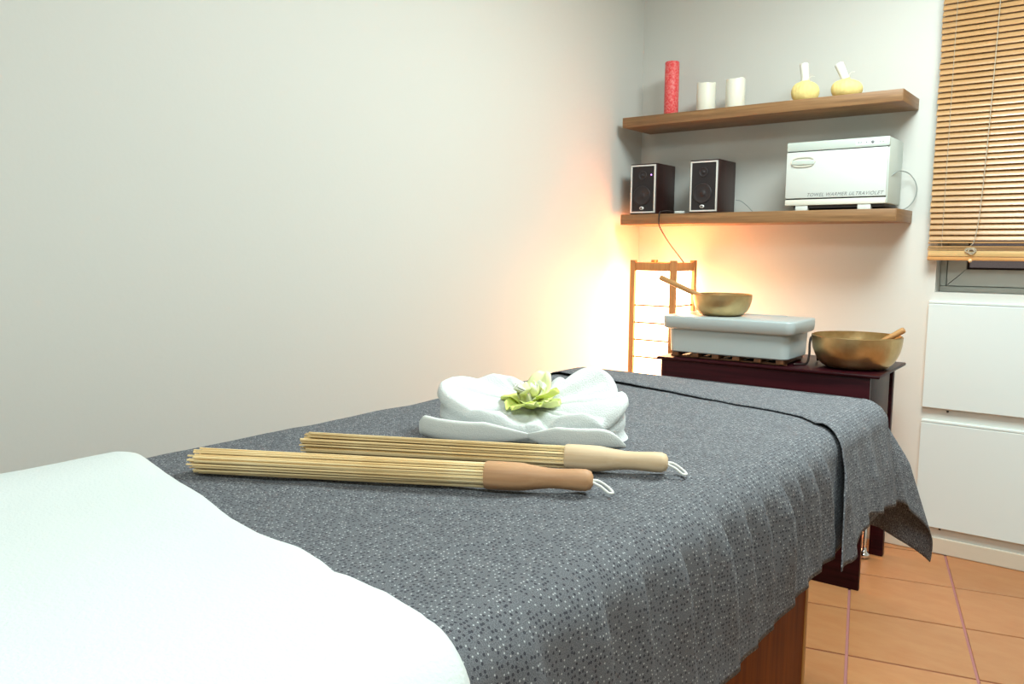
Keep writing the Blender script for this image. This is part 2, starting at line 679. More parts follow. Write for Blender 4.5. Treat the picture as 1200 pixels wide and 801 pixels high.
for iu in range(-12, 18):
    for iv in range(-22, 8):
        gu, gv = 0.004, 0.0042
        cs = [(U0 + iu * PITCH + gu, V0 + iv * PITCH + gv), (U0 + (iu + 1) * PITCH - gu, V0 + iv * PITCH + gv),
              (U0 + (iu + 1) * PITCH - gu, V0 + (iv + 1) * PITCH - gv), (U0 + iu * PITCH + gu, V0 + (iv + 1) * PITCH - gv)]
        poly = [tuple(ex * u + ey * v) for u, v in cs]
        for nx, ny, d in ((1, 0, XR), (-1, 0, -XL), (0, 1, YB), (0, -1, -YF)):
            poly = clip(poly, nx, ny, d)
            if len(poly) < 3:
                break
        if len(poly) < 3:
            continue
        cx = sum(p[0] for p in poly) / len(poly)
        cy = sum(p[1] for p in poly) / len(poly)
        area = abs(sum(a[0] * b[1] - b[0] * a[1] for a, b in zip(poly, poly[1:] + poly[:1]))) / 2
        if area < 0.0006:
            continue
        bm = bmesh.new()
        tz = random.uniform(-0.0004, 0.0)
        lo = [bm.verts.new((x - cx, y - cy, -0.012)) for x, y in poly]
        mid = [bm.verts.new((x - cx, y - cy, -0.0015)) for x, y in poly]
        hi = [bm.verts.new(((x - cx) * 0.9955, (y - cy) * 0.9955, tz)) for x, y in poly]
        bm.faces.new(hi)
        n = len(poly)
        for k in range(n):
            bm.faces.new((lo[k], lo[(k + 1) % n], mid[(k + 1) % n], mid[k]))
            bm.faces.new((mid[k], mid[(k + 1) % n], hi[(k + 1) % n], hi[k]))
        finish('tile', bm, M['tile'], floor, loc=(cx, cy, 0))

# window: frame, sash, glass
bm = bmesh.new()
FY = YB + 0.085


def ring_frame(bm, x0, x1, z0, z1, t, y0, y1, bev=0.004):
    add_box(bm, x0, x1, y0, y1, z0, z0 + t, bev)
    add_box(bm, x0, x1, y0, y1, z1 - t, z1, bev)
    add_box(bm, x0, x0 + t, y0, y1, z0 + t, z1 - t, bev)
    add_box(bm, x1 - t, x1, y0, y1, z0 + t, z1 - t, bev)


ring_frame(bm, WX0, WX1, WZ0, WZ1, 0.022, FY, FY + 0.07)
win = finish('window_1', bm, M['pvc'], smooth=True, angle=40)
win['kind'] = 'structure'
bm = bmesh.new()
x0, x1, z0, z1, t, y0, y1 = WX0 + 0.026, WX1 - 0.026, WZ0 + 0.024, WZ1 - 0.024, 0.062, FY - 0.012, FY + 0.05
oo = [(x0, z0), (x1, z0), (x1, z1), (x0, z1)]
ii = [(x0 + t, z0 + t), (x1 - t, z0 + t), (x1 - t, z1 - t), (x0 + t, z1 - t)]
of = [bm.verts.new((x, y0, z)) for x, z in oo]
if_ = [bm.verts.new((x, y0 + 0.008, z)) for x, z in ii]
ob = [bm.verts.new((x, y1, z)) for x, z in oo]
ib = [bm.verts.new((x, y1, z)) for x, z in ii]
for k in range(4):
    j = (k + 1) % 4
    bm.faces.new((of[k], of[j], if_[j], if_[k]))
    bm.faces.new((ob[k], ob[j], ib[j], ib[k]))
    bm.faces.new((of[k], of[j], ob[j], ob[k]))
    bm.faces.new((if_[k], if_[j], ib[j], ib[k]))
bmesh.ops.bevel(bm, geom=[e for e in bm.edges], offset=0.0014, segments=1, affect='EDGES')
sash = finish('sash', bm, M['pvc'], win, smooth=True, angle=35)
bm = bmesh.new()
ring_frame(bm, x0 + t, x1 - t, z0 + t, z1 - t, 0.007, y0 + 0.020, y0 + 0.028, 0)
finish('gasket', bm, M['gasket'], sash)
box('pane', (x0 + t, x1 - t, y0 + 0.030, y0 + 0.036, z0 + t, z1 - t), M['glass'], sash)

# ------------------------------------------------------------------ wooden venetian blind
BX0, BX1, BY = -0.642, 0.60, 3.352
blind = thing('venetian_blind', 'honey-coloured wooden venetian blind hanging over the window, slats nearly closed', 'blind', (BX0, BY, 1.12))


def slat_bm(tilt, wd=0.0236):
    bm = bmesh.new()
    n = 4
    L = BX1 - BX0
    rows = []
    for k in range(n + 1):
        s = (k / n - 0.5) * wd
        h = 0.0016 * (1 - (2 * k / n - 1) ** 2)
        y = s * math.cos(tilt) - h * math.sin(tilt)
        z = s * math.sin(tilt) + h * math.cos(tilt)
        dy, dz = -0.0012 * math.sin(tilt), 0.0012 * math.cos(tilt)
        rows.append((bm.verts.new((0, y + dy, z + dz)), bm.verts.new((L, y + dy, z + dz)),
                     bm.verts.new((0, y - dy, z - dz)), bm.verts.new((L, y - dy, z - dz))))
    for a, b in zip(rows, rows[1:]):
        bm.faces.new((a[0], a[1], b[1], b[0]))
        bm.faces.new((a[2], b[2], b[3], a[3]))
        bm.faces.new((a[0], b[0], b[2], a[2]))
        bm.faces.new((a[1], a[3], b[3], b[1]))
    for a in (rows[0], rows[-1]):
        bm.faces.new((a[0], a[2], a[3], a[1]))
    return bm


TILT = math.radians(60)
first = finish('slat', slat_bm(TILT), M['blind_slat'], blind)
NS = 44
ZS0 = 0.083
for k in range(NS):
    s = first if k == 0 else first.copy()
    if k:
        C.objects.link(s)
    s.location = (random.uniform(-0.002, 0.002), 0, ZS0 + 0.0205 * k)
    s.rotation_euler = (random.uniform(-0.03, 0.03), 0, 0)
# last open slats above the bottom stack
flat = finish('slat', slat_bm(math.radians(12)), M['blind_slat'], blind, loc=(0, 0, 0.066))
f2 = flat.copy()
C.objects.link(f2)
f2.location = (0.001, 0.001, 0.050)
# slats resting on the bottom rail
for k in range(2):
    f3 = flat.copy()
    C.objects.link(f3)
    f3.rotation_euler = (-math.radians(12), 0, 0)
    f3.location = (random.uniform(-0.001, 0.001), -0.002, 0.0375 + 0.0047 * k)
box('bottom_rail', (0.002, BX1 - BX0 - 0.002, -0.016, 0.010, 0.0135, 0.035), M['blind_rail'], blind, bev=0.004)
box('bottom_rail_edge', (0, BX1 - BX0, -0.014, 0.012, 0.0, 0.0135), M['blind_rail_edge'], blind, bev=0.003)
box('head_rail', (0, BX1 - BX0, -0.016, 0.026, ZS0 + 0.0205 * NS, ZS0 + 0.0205 * NS + 0.045), M['blind_rail'], blind, bev=0.003)
box('mounting_bracket', (0.03, 0.07, 0.02, YB - BY, ZS0 + 0.0205 * NS + 0.005, ZS0 + 0.0205 * NS + 0.04), M['silver'], blind)
box('mounting_bracket', (1.15, 1.19, 0.02, YB - BY, ZS0 + 0.0205 * NS + 0.005, ZS0 + 0.0205 * NS + 0.04), M['silver'], blind)
for lx in (0.045, 0.62, 1.19):
    bm = bmesh.new()
    for dy in (-0.0075, 0.0085):
        tube(bm, [(lx, dy, 0.012), (lx, dy, ZS0 + 0.0205 * NS)], 0.0009, 5)
    finish('ladder_cord', bm, M['cord'], blind)
# pull cord in front of the slats
bm = bmesh.new()
pts = [(0.180, -0.017, ZS0 + 0.0205 * NS), (0.177, -0.019, 0.72), (0.172, -0.019, 0.45), (0.163, -0.020, 0.18), (0.152, -0.020, 0.075), (0.140, -0.019, 0.052)]
tube(bm, spline(pts, 6), 0.0015, 6)
pc = finish('pull_cord', bm, M['cord'], blind, smooth=True)
bm = bmesh.new()
for k in range(5):
    cz, rx, rz_ = 0.034 + 0.003 * math.sin(k * 2.1), 0.013 + 0.003 * math.cos(k * 1.7), 0.009 + 0.002 * math.sin(k * 3.1)
    tube(bm, [(0.143 + 0.004 * math.sin(k * 1.3) + rx * math.cos(a * PI / 8), -0.019 - 0.0015 * (k % 3) - 0.001 * math.sin(a), cz + rz_ * math.sin(a * PI / 8)) for a in range(16)], 0.0016, 6, closed=True)
finish('cord_knot', bm, M['cord'], pc, smooth=True)
bm = bmesh.new()
lathe(bm, [(0, -0.006), (0.004, -0.0055), (0.0065, -0.002), (0.0065, 0.002), (0.0035, 0.006), (0, 0.0065)], 16)
finish('cord_bead', bm, M['bead'], pc, smooth=True, loc=(0.143, -0.022, 0.0))

# ------------------------------------------------------------------ white drawers built in under the window
dr = thing('built_in_drawers', 'white handleless drawer fronts built into the wall under the window', 'drawers', (-0.631, YB, 0.0))


def drawer(z0, z1):
    bm = bmesh.new()
    Lw = 1.2
    # profile in (y, z) with a finger lip along the top
    pr = [(0, z0), (-0.019, z0), (-0.021, z0 + 0.002), (-0.021, z1 - 0.013), (-0.0185, z1 - 0.0115), (-0.0185, z1 - 0.009),
          (-0.021, z1 - 0.0075), (-0.021, z1 - 0.002), (-0.019, z1), (0, z1)]
    a = [bm.verts.new((0, y, z)) for y, z in pr]
    b = [bm.verts.new((Lw, y, z)) for y, z in pr]
    n = len(pr)
    for k in range(n):
        bm.faces.new((a[k], a[(k + 1) % n], b[(k + 1) % n], b[k]))
    bm.faces.new(a)
    bm.faces.new(b[::-1])
    return finish('drawer_front', bm, M['white_lacquer'], dr)


drawer(0.564, 0.968)
drawer(0.103, 0.516)
bm = bmesh.new()
lathe(bm, [(0, 0), (0.004, 0), (0.004, 0.006), (0, 0.006)], 12)
finish('drawer_bumper', bm, M['dark_gap'], dr, loc=(0.085, -0.0065, 0.551))
bm = bmesh.new()
lathe(bm, [(0, 0), (0.004, 0), (0.004, 0.006), (0, 0.006)], 12)
finish('drawer_bumper', bm, M['dark_gap'], dr, loc=(0.085, -0.0065, 0.094))

# ------------------------------------------------------------------ shelves
SHX0, SHX1 = -1.836, -0.712
SHY0, SHY1 = 3.139, 3.388


def shelf(label, z0, z1):
    t = thing('wall_shelf', label, 'shelf', ((SHX0 + SHX1) / 2, SHY1, z0))
    L = (SHX1 - SHX0) / 2
    d = SHY1 - SHY0
    h = z1 - z0
    box('shelf_board', (-L + 0.002, L - 0.002, -d, 0, 0, h), M['oak'], t, bev=0.0012)
    box('edge_band', (L - 0.002, L, -d, 0, 0, h), M['oak_end'], t, bev=0.0006)
    box('edge_band', (-L, -L + 0.002, -d, 0, 0, h), M['oak_end'], t, bev=0.0006)
    return t


shelf('upper oak floating wall shelf carrying the candles and herbal compress balls', 1.6755, 1.717)
shelf('lower oak floating wall shelf carrying the loudspeakers and towel warmer', 1.259, 1.3035)
ZU, ZL = 1.7172, 1.3037

# ------------------------------------------------------------------ candles
cr = thing('pillar_candle', 'tall mottled red pillar candle at the left end of the upper shelf', 'candle', (-1.672, 3.268, ZU))
bm = bmesh.new()
lathe(bm, [(0, 0), (0.0295, 0), (0.0305, 0.002), (0.0305, 0.233), (0.028, 0.2365), (0.018, 0.232), (0, 0.230)], 32)
finish('wax_body', bm, M['red_candle'], cr, smooth=True, angle=50)
bm = bmesh.new()
tube(bm, [(0, 0, 0.228), (0.0008, 0, 0.236), (0.002, 0, 0.240)], 0.001, 6)
finish('wick', bm, M['dark_gap'], cr)


def white_candle(x, y, h, label, ph):
    t = thing('pillar_candle', label, 'candle', (x, y, ZU), group=None)

    def fn(r, z, a):
        if z > h * 0.8:
            z = z + 0.0025 * math.sin(2 * a + ph) + 0.0012 * math.sin(5 * a + ph * 2)
        return r, z
    bm = bmesh.new()
    lathe(bm, [(0, 0), (0.038, 0), (0.039, 0.002), (0.039, h - 0.004), (0.0375, h), (0.034, h - 0.002), (0.032, h - 0.020), (0, h - 0.022)], 40, fn)
    finish('wax_body', bm, M['white_wax'], t, smooth=True, angle=60)
    bm = bmesh.new()
    tube(bm, [(0, 0, h - 0.024), (0.0006, 0, h - 0.012), (0.002, 0, h - 0.007)], 0.001, 6)
    finish('wick', bm, M['dark_gap'], t)


white_candle(-1.508, 3.262, 0.127, 'shorter-looking white pillar candle, the one nearer the red candle', 0.4)
white_candle(-1.378, 3.258, 0.127, 'white pillar candle further right, the one nearer the herbal compress balls', 2.0)


# ------------------------------------------------------------------ herbal compress balls
def compress(x, y, label, lean, rb, hb, rz=0.0):
    t = thing('herbal_compress', label, 'massage tool', (x, y, ZU), rz)

    def fn(r, z, a):
        k = max(0.0, (z / hb - 0.35)) * 1.2
        return r * (1 + 0.045 * k * math.sin(22 * a) + 0.02 * math.sin(5 * a + 1)), z
    prof = [(0, 0)]
    for k in range(0, 15):
        a = -PI / 2 + (k + 1) / 15 * PI * 0.90
        prof.append((max(0.012, rb * math.cos(a) ** 0.8), hb / 2 + hb / 2 * math.sin(a)))
    prof += [(0.013, hb + 0.003), (0.0125, hb + 0.012), (0, hb + 0.012)]
    bm = bmesh.new()
    lathe(bm, prof, 88, fn)
    # lean the ball's neck slightly
    for v in bm.verts:
        v.co.x += lean * 0.25 * max(0, v.co.z - hb * 0.5)
    finish('herb_ball', bm, M['muslin'], t, smooth=True)
    # wrapped handle
    bm = bmesh.new()

    def fh(r, z, a):
        return r * (1 + 0.05 * math.sin(z * 700 + a)), z
    lathe(bm, [(0, 0), (0.013, 0), (0.0145, 0.012), (0.0155, 0.035), (0.0165, 0.060), (0.0165, 0.070), (0.012, 0.0725), (0, 0.071)], 24, fh)
    hd = finish('cloth_handle', bm, M['white_cotton'], t, smooth=True, loc=(lean * 0.12 * hb, 0, hb - 0.004), rot=(0, lean, 0))
    # binding string
    bm = bmesh.new()
    for q in range(3):
        tube(bm, [(0.0155 * math.cos(a * PI / 8), 0.0155 * math.sin(a * PI / 8), 0.004 + 0.0028 * q) for a in range(16)], 0.0016, 6, closed=True)
    tube(bm, spline([(0.014, -0.006, 0.006), (0.026, -0.010, 0.014), (0.040, -0.009, 0.010)], 5), 0.0014, 6)
    finish('binding_string', bm, M['white_cord'], t, smooth=True, loc=(lean * 0.12 * hb, 0, hb - 0.002), rot=(0, lean, 0))


compress(-1.093, 3.255, 'yellow herbal compress ball standing upright with its white handle nearly vertical', -0.10, 0.052, 0.086)
compress(-0.936, 3.250, 'yellow herbal compress ball with its white handle tilted well to the left', -0.42, 0.056, 0.074)

# ------------------------------------------------------------------ loudspeakers


def speaker(x, y, label, led, rz):
    W, H, D = 0.128, 0.217, 0.180
    t = thing('loudspeaker', label, 'speaker', (x, y, ZL), rz)
    # local: front left bottom at origin, +x right, +y back
    box('cabinet', (0, W, 0.004, D, 0, H), M['speaker_box'], t, bev=0.003)
    g = box('grille', (0.009, W - 0.012, 0.0, 0.006, 0.010, H - 0.012), M['grille'], t)
    bm = bmesh.new()
    ring_frame(bm, 0.005, W - 0.005, 0.006, H - 0.006, 0.0062, -0.003, 0.005, 0.001)
    finish('front_trim', bm, M['silver'], t, smooth=True, angle=40)

    def driver(cx, cz, R):
        bm = bmesh.new()
        lathe(bm, [(0, 0.004), (R * 0.18, 0.0038), (R * 0.30, 0.0012), (R * 0.34, 0.0), (R * 0.80, 0.0016), (R * 0.86, 0.0030), (R * 0.95, 0.0030), (R, 0.0), (R * 0.98, -0.002)], 40)
        finish('driver', bm, M['driver'], t, smooth=True, loc=(cx, 0.0, cz), rot=(PI / 2, 0, 0))
    driver(W * 0.46, 0.080, 0.042)
    driver(W * 0.48, 0.166, 0.020)
    bm = bmesh.new()
    lathe(bm, [(0, 0.0035), (0.0085, 0.003), (0.0105, 0.0)], 24)
    for v in bm.verts:
        v.co.y *= 0.68
    bd = finish('badge', bm, M['silver'], t, smooth=True, loc=(W * 0.46, 0.0, 0.027), rot=(PI / 2, 0, 0))
    bm = bmesh.new()
    lathe(bm, [(0, 0.0042), (0.0058, 0.0040), (0.0060, 0.003)], 20)
    for v in bm.verts:
        v.co.y *= 0.55
    finish('badge_emblem', bm, M['badge_dark'], bd, smooth=True)
    if led:
        bm = bmesh.new()
        lathe(bm, [(0, 0.003), (0.0022, 0.0022), (0.003, 0)], 12)
        finish('power_light', bm, M['led'], t, smooth=True, loc=(W * 0.80, 0.0, 0.168), rot=(PI / 2, 0, 0))
    return t


speaker(-1.808, 3.166, 'left dark bookshelf loudspeaker with a violet power light, in the wall corner', True, 0.02)
speaker(-1.525, 3.163, 'right dark bookshelf loudspeaker without power light, beside the towel warmer', False, 0.02)

# small adapter between the speakers, and the cables
box_ = box('cable_adapter', (-0.018, 0.018, -0.012, 0.012, 0, 0.010), M['white_plastic'], None, bev=0.002)
box_.location = (-1.566, 3.165, ZL)
tag(box_, 'tiny white cable adapter lying between the two loudspeakers', 'adapter')
bm = bmesh.new()
pts = [(-1.584, 3.166, ZL + 0.005), (-1.615, 3.160, ZL + 0.012), (-1.635, 3.148, ZL + 0.010), (-1.643, 3.134, ZL + 0.004), (-1.645, 3.132, ZL - 0.03), (-1.640, 3.135, 1.245),
       (-1.628, 3.20, 1.18), (-1.610, 3.31, 1.095), (-1.588, 3.345, 1.03), (-1.567, 3.350, 0.975), (-1.56, 3.352, 0.7), (-1.55, 3.355, 0.03), (-1.40, 3.355, 0.006)]
tube(bm, spline(pts, 8), 0.0027, 6)
tag(finish('speaker_cable', bm, M['dark_cable'], smooth=True), 'thin dark cable hanging over the lower shelf edge down to the lamp', 'cable')
bm = bmesh.new()
pts = [(-1.397, 3.347, ZL + 0.060), (-1.375, 3.352, ZL + 0.055), (-1.340, 3.345, ZL + 0.030), (-1.315, 3.330, ZL + 0.010), (-1.300, 3.318, ZL + 0.003), (-1.27, 3.330, ZL + 0.003)]
tube(bm, spline(pts, 6), 0.0018, 6)
tag(finish('speaker_lead', bm, M['grey_cable'], smooth=True), 'short thin lead curling behind the right loudspeaker', 'cable')

# ------------------------------------------------------------------ towel warmer
tw = thing('towel_warmer', 'white towel warmer cabinet with grey lettering on the lower shelf', 'appliance', (-1.122, 3.166, ZL))
W, H, D, Z0 = 0.369, 0.258, 0.205, 0.020
box('housing', (0.004, W, 0.010, D, Z0, H), M['pale_green_plastic'], tw, bev=0.006)
box('top_panel', (0, W, 0.0, 0.016, H - 0.034, H), M['pale_green_plastic'], tw, bev=0.004)
box('door_seal', (0.003, W - 0.006, 0.004, 0.012, Z0 + 0.004, H - 0.032), M['dark_gap'], tw)
# door with a recessed grip
door = box('door', (0.0, W - 0.004, 0.0, 0.011, Z0 + 0.027, H - 0.037), M['white_plastic'], tw, bev=0.003)


def oval(bm, cx, cz, rx, rz_, y0, y1, p=0.5, n=32, dish=0.0):
    a = [bm.verts.new((cx + rx * math.copysign(abs(math.cos(2 * PI * k / n)) ** p, math.cos(2 * PI * k / n)), y0, cz + rz_ * math.sin(2 * PI * k / n))) for k in range(n)]
    b = [bm.verts.new((v.co.x, y1, v.co.z)) for v in a]
    c = [bm.verts.new((cx + (v.co.x - cx) * 0.90, y0, cz + (v.co.z - cz) * 0.78)) for v in a]
    d = [bm.verts.new((cx + (v.co.x - cx) * 0.86, y0 + dish, cz + (v.co.z - cz) * 0.72)) for v in a]
    for k in range(n):
        j = (k + 1) % n
        bm.faces.new((a[k], a[j], b[j], b[k]))
        bm.faces.new((a[k], a[j], c[j], c[k]))
        bm.faces.new((c[k], c[j], d[j], d[k]))
    bm.faces.new(d)


bm = bmesh.new()
oval(bm, 0.064, 0.184, 0.046, 0.0195, -0.005, 0.002, 0.6, dish=0.0042)
gp = finish('grip_recess', bm, M['cream_plastic'], door, smooth=True, angle=30)
box('grip_bar', (0.022, 0.106, -0.007, -0.001, 0.172, 0.189), M['pale_green_plastic'], door, bev=0.002)
box('bottom_panel', (0.0, W - 0.004, 0.0, 0.012, Z0, Z0 + 0.022), M['cream_plastic'], tw, bev=0.003)
text_mesh('lettering', 'TOWEL WARMER ULTRAVIOLET', 0.0180, M['grey_print'], door, (0.082, -0.0006, 0.053), (PI / 2, 0, 0), shear=0.35, xscale=0.95)
for k, (bx, r) in enumerate(((0.262, 0.0022), (0.271, 0.0022), (0.290, 0.0022), (0.311, 0.0055), (0.337, 0.003), (0.347, 0.003))):
    bm = bmesh.new()
    lathe(bm, [(0, 0.002), (r * 0.8, 0.002), (r, 0)], 14)
    finish('button', bm, M['grey_print'] if k < 4 else M['pale_green_plastic'], tw, smooth=True, loc=(bx, 0.0, H - 0.017), rot=(PI / 2, 0, 0))
box('label_strip', (0.252, 0.360, -0.0004, 0.002, H - 0.0265, H - 0.0075), plain('label_blue_white', (0.68, 0.75, 0.76), 0.4), tw)
for fx in (0.040, 0.268):
    box('foot', (fx, fx + 0.046, 0.004, 0.03, 0.0, Z0 + 0.001), M['white_plastic'], tw, bev=0.002)
    box('foot', (fx, fx + 0.046, D - 0.04, D - 0.014, 0.0, Z0 + 0.001), M['white_plastic'], tw, bev=0.002)
box('dark_underside', (0.03, W - 0.01, 0.010, D - 0.02, Z0 - 0.011, Z0), M['dark_gap'], tw)  # dark block under the housing, between the feet
bm = bmesh.new()
pts = [(W - 0.002, 0.045, 0.118), (W + 0.006, 0.10, 0.138), (W + 0.010, 0.16, 0.146), (W + 0.028, 0.19, 0.138), (W + 0.048, 0.200, 0.110), (W + 0.056, 0.203, 0.075), (W + 0.046, 0.198, 0.035), (W + 0.022, 0.190, 0.008), (W - 0.01, 0.185, 0.003)]
tube(bm, spline(pts, 8), 0.0022, 7)
finish('power_cord', bm, M['grey_cable'], tw, smooth=True)

# ------------------------------------------------------------------ paper floor lamp in the corner
LW = 0.212
lamp = thing('paper_floor_lamp', 'tall square paper floor lamp with wooden posts glowing in the corner', 'lamp', (-1.755 + LW / 2, 3.09 + LW / 2, 0))
hw = LW / 2
PT = 0.023
for sx in (-1, 1):
    for sy in (-1, 1):
        cx, cy = sx * (hw - PT / 2), sy * (hw - PT / 2)
        box('post', (cx - PT / 2, cx + PT / 2, cy - PT / 2, cy + PT / 2, 0, 1.107), M['lamp_wood'], lamp, bev=0.0015)
for z0, z1 in ((1.062, 1.097), (0.05, 0.085)):
    for s in (-1, 1):
        c = s * (hw - PT / 2)
        box('rail', (-hw + PT, hw - PT, c - 0.006, c + 0.006, z0, z1), M['lamp_wood'], lamp, bev=0.001)
        box('rail', (c - 0.006, c + 0.006, -hw + PT, hw - PT, z0, z1), M['lamp_wood'], lamp, bev=0.001)
for k in range(12):
    z = 0.914 - 0.0745 * k
    if z < 0.1:
        break
    for s in (-1, 1):
        c = s * (hw - PT / 2 + 0.002)
        bm = bmesh.new()
        tube(bm, [(-hw + PT, c, z), (hw - PT, c, z)], 0.0038, 6)
        finish('cross_bar', bm, M['lamp_bar'], lamp)
        bm = bmesh.new()
        tube(bm, [(c, -hw + PT, z), (c, hw - PT, z)], 0.0038, 6)
        finish('cross_bar', bm, M['lamp_bar'], lamp)
for s in (-1, 1):
    c = s * (hw - PT / 2 - 0.004)
    box('paper_panel', (-hw + PT, hw - PT, c - 0.0005, c + 0.0005, 0.055, 1.092), M['paper'], lamp)
    box('paper_panel', (c - 0.0005, c + 0.0005, -hw + PT, hw - PT, 0.055, 1.092), M['paper'], lamp)

# ------------------------------------------------------------------ dark table in the back corner
TR = math.radians(1.5)
TZ = 0.744
tb = thing('side_cabinet', 'low dark brown veneered side table behind the bed foot', 'table', (-0.69, 2.824, 0), TR)
box('top', (-0.775, 0.030, -0.006, 0.42, TZ - 0.011, TZ), M['black_wood'], tb, bev=0.004, seg=3)
box('front_panel', (-0.757, 0.0, 0.0, 0.018, 0.0, TZ - 0.011), M['black_wood'], tb, bev=0.002)
bm = bmesh.new()
add_box(bm, -0.018, 0.0, 0.0185, 0.30, 0.40, TZ - 0.011, bev=0.002)
finish('side_panel', bm, M['black_wood'], tb, smooth=True, angle=40)
bm = bmesh.new()
add_box(bm, -0.757, -0.739, 0.0185, 0.30, 0.40, TZ - 0.011, bev=0.002)
finish('side_panel', bm, M['black_wood'], tb, smooth=True, angle=40)
for x in (-0.757, -0.055):
    box('leg', (x, x + 0.05, 0.385, 0.415, 0.0, TZ - 0.011), M['black_wood'], tb, bev=0.004)
# chromed foot seen beside the front panel
bm = bmesh.new()
lathe(bm, [(0, 0), (0.016, 0), (0.022, 0.008), (0.022, 0.018), (0.012, 0.026), (0.008, 0.045), (0.008, 0.40), (0, 0.40)], 20)
finish('chrome_foot', bm, M['chrome'], tb, smooth=True, loc=(-0.06, 0.335, 0))

# slatted mat under the box
YO = 0.0
mat_ = thing('slatted_mat', 'small wooden slat mat between the dark table and the grey box', 'mat', (-1.20, 2.945, TZ), TR)
for k in range(6):
    x = -0.215 + k * 0.080
    box('slat', (x, x + 0.026, -0.115, 0.115, 0.006, 0.021), M['slat_wood'], mat_, bev=0.001)
for y in (-0.09, 0.08):
    box('batten', (-0.23, 0.215, y, y + 0.012, 0.0, 0.006), M['slat_wood'], mat_)

# grey storage box


def rounded_prism(bm, x0, x1, y0, y1, z0, z1, r, taper=0.0, seg=6, edge=0.004):
    def ring(z, ins, rr):
        out = []
        for cx, cy, a0 in ((x1 - r, y1 - r, 0), (x0 + r, y1 - r, PI / 2), (x0 + r, y0 + r, PI), (x1 - r, y0 + r, 3 * PI / 2)):
            for k in range(seg + 1):
                a = a0 + PI / 2 * k / seg
                out.append(bm.verts.new((cx + (rr - ins) * math.cos(a), cy + (rr - ins) * math.sin(a), z)))
        return out
    R = [ring(z0, taper + edge, r), ring(z0 + edge, taper, r), ring(z1 - edge, 0, r), ring(z1 - edge * 0.3, edge * 0.3, r), ring(z1, edge, r)]
    n = len(R[0])
    for a, b in zip(R, R[1:]):
        for k in range(n):
            bm.faces.new((a[k], a[(k + 1) % n], b[(k + 1) % n], b[k]))
    bm.faces.new(R[0][::-1])
    bm.faces.new(R[-1])


ZB = TZ + 0.0215
sb = thing('storage_box', 'light grey plastic storage box with lid on the dark table', 'box', (-1.20, 2.94, ZB), TR)
bm = bmesh.new()
rounded_prism(bm, -0.232, 0.232, -0.122, 0.128, 0, 0.098, 0.035, 0.005)
finish('tub', bm, M['box_plastic'], sb, smooth=True, angle=40)
bm = bmesh.new()
rounded_prism(bm, -0.250, 0.252, -0.142, 0.142, 0.090, 0.1385, 0.032, 0.002, edge=0.006)
finish('lid', bm, M['box_plastic'], sb, smooth=True, angle=50)
box('lid_rim', (-0.15, 0.15, 0.105, 0.113, 0.138, 0.1415), M['box_plastic'], sb, bev=0.001)
ZLID = ZB + 0.1386

# ------------------------------------------------------------------ singing bowls and their wands


def bowl(x, y, z, R, rb, h, label):
    t = thing('singing_bowl', label, 'bowl', (x, y, z))
    pr = [(0, 0), (rb * 0.9, 0)]
    n = 14
    for k in range(n + 1):
        a = k / n
        # bulging wall
        r = rb + (R - rb) * math.sin(a * PI / 2) ** 0.85
        zz = h * (1 - math.cos(a * PI / 2)) ** 0.92 + 0.001
        pr.append((r, zz))
    th = 0.004
    pr += [(R + 0.001, h + 0.001), (R - 0.002, h + 0.003), (R - th, h + 0.001)]
    for k in range(n, -1, -1):
        a = k / n
        r = rb + (R - rb) * math.sin(a * PI / 2) ** 0.85 - th
        zz = h * (1 - math.cos(a * PI / 2)) ** 0.92 + th
        pr.append((r, zz))
    pr.append((0, th))
    bm = bmesh.new()
    lathe(bm, pr, 64)
    finish('bowl_shell', bm, M['brass'], t, smooth=True, angle=60)
    return t


bowl(-1.263, 2.935, ZLID, 0.110, 0.062, 0.078, 'smaller brass singing bowl standing on the grey box lid')
bowl(-0.782, 2.985, TZ, 0.149, 0.083, 0.111, 'larger brass singing bowl on the right end of the dark table')


def wand(p0, p1, r, label):
    p0, p1 = Vector(p0), Vector(p1)
    d = p1 - p0
    L = d.length
    bm = bmesh.new()
    # lathe along z, then laid along x
    lathe(bm, [(0, 0), (r * 0.8, 0), (r, 0.004), (r * 0.93, L * 0.5), (r, L - 0.004), (r * 0.8, L), (0, L)], 20)
    for v in bm.verts:
        v.co = Vector((v.co.z, v.co.y, -v.co.x))
    o = finish('bowl_wand', bm, M['wand_wood'], smooth=True, angle=45)
    o.location = p0
    o.rotation_euler = d.to_track_quat('X', 'Z').to_euler()
    return tag(o, label, 'wand')


WAND1 = wand((-1.225, 2.915, ZLID + 0.026), (-1.500, 2.880, ZLID + 0.140), 0.0108, 'wooden wand sticking out to the left of the smaller singing bowl')
WAND2 = wand((-0.800, 2.962, TZ + 0.026), (-0.622, 2.950, TZ + 0.146), 0.0105, 'wooden wand sticking out to the right of the larger singing bowl')

# dark cord between box and bowl
bm = bmesh.new()
pts = [(-0.935, 3.06, TZ + 0.003), (-0.937, 3.04, TZ + 0.06), (-0.941, 3.00, TZ + 0.095), (-0.940, 2.975, TZ + 0.075), (-0.934, 2.955, TZ + 0.030), (-0.936, 2.925, TZ + 0.0045), (-0.965, 2.885, TZ + 0.0045)]
tube(bm, spline(pts, 8), 0.0042, 8)
tag(finish('dark_cord', bm, M['dark_cable'], smooth=True), 'short dark cord bunched between the grey box and the larger brass bowl', 'cord')

# ------------------------------------------------------------------ massage table
BXL, BXR = -1.31, -0.455
bed = thing('massage_table', 'massage table on a cherry wood base, draped with printed cloths', 'massage table', ((BXL + BXR) / 2, 1.0, 0))
bx0, by0 = (BXL + BXR) / 2, 1.0
hwid = (BXR - BXL) / 2


def B(x0, x1, y0, y1, z0, z1):
    return (x0 - bx0, x1 - bx0, y0 - by0, y1 - by0, z0, z1)


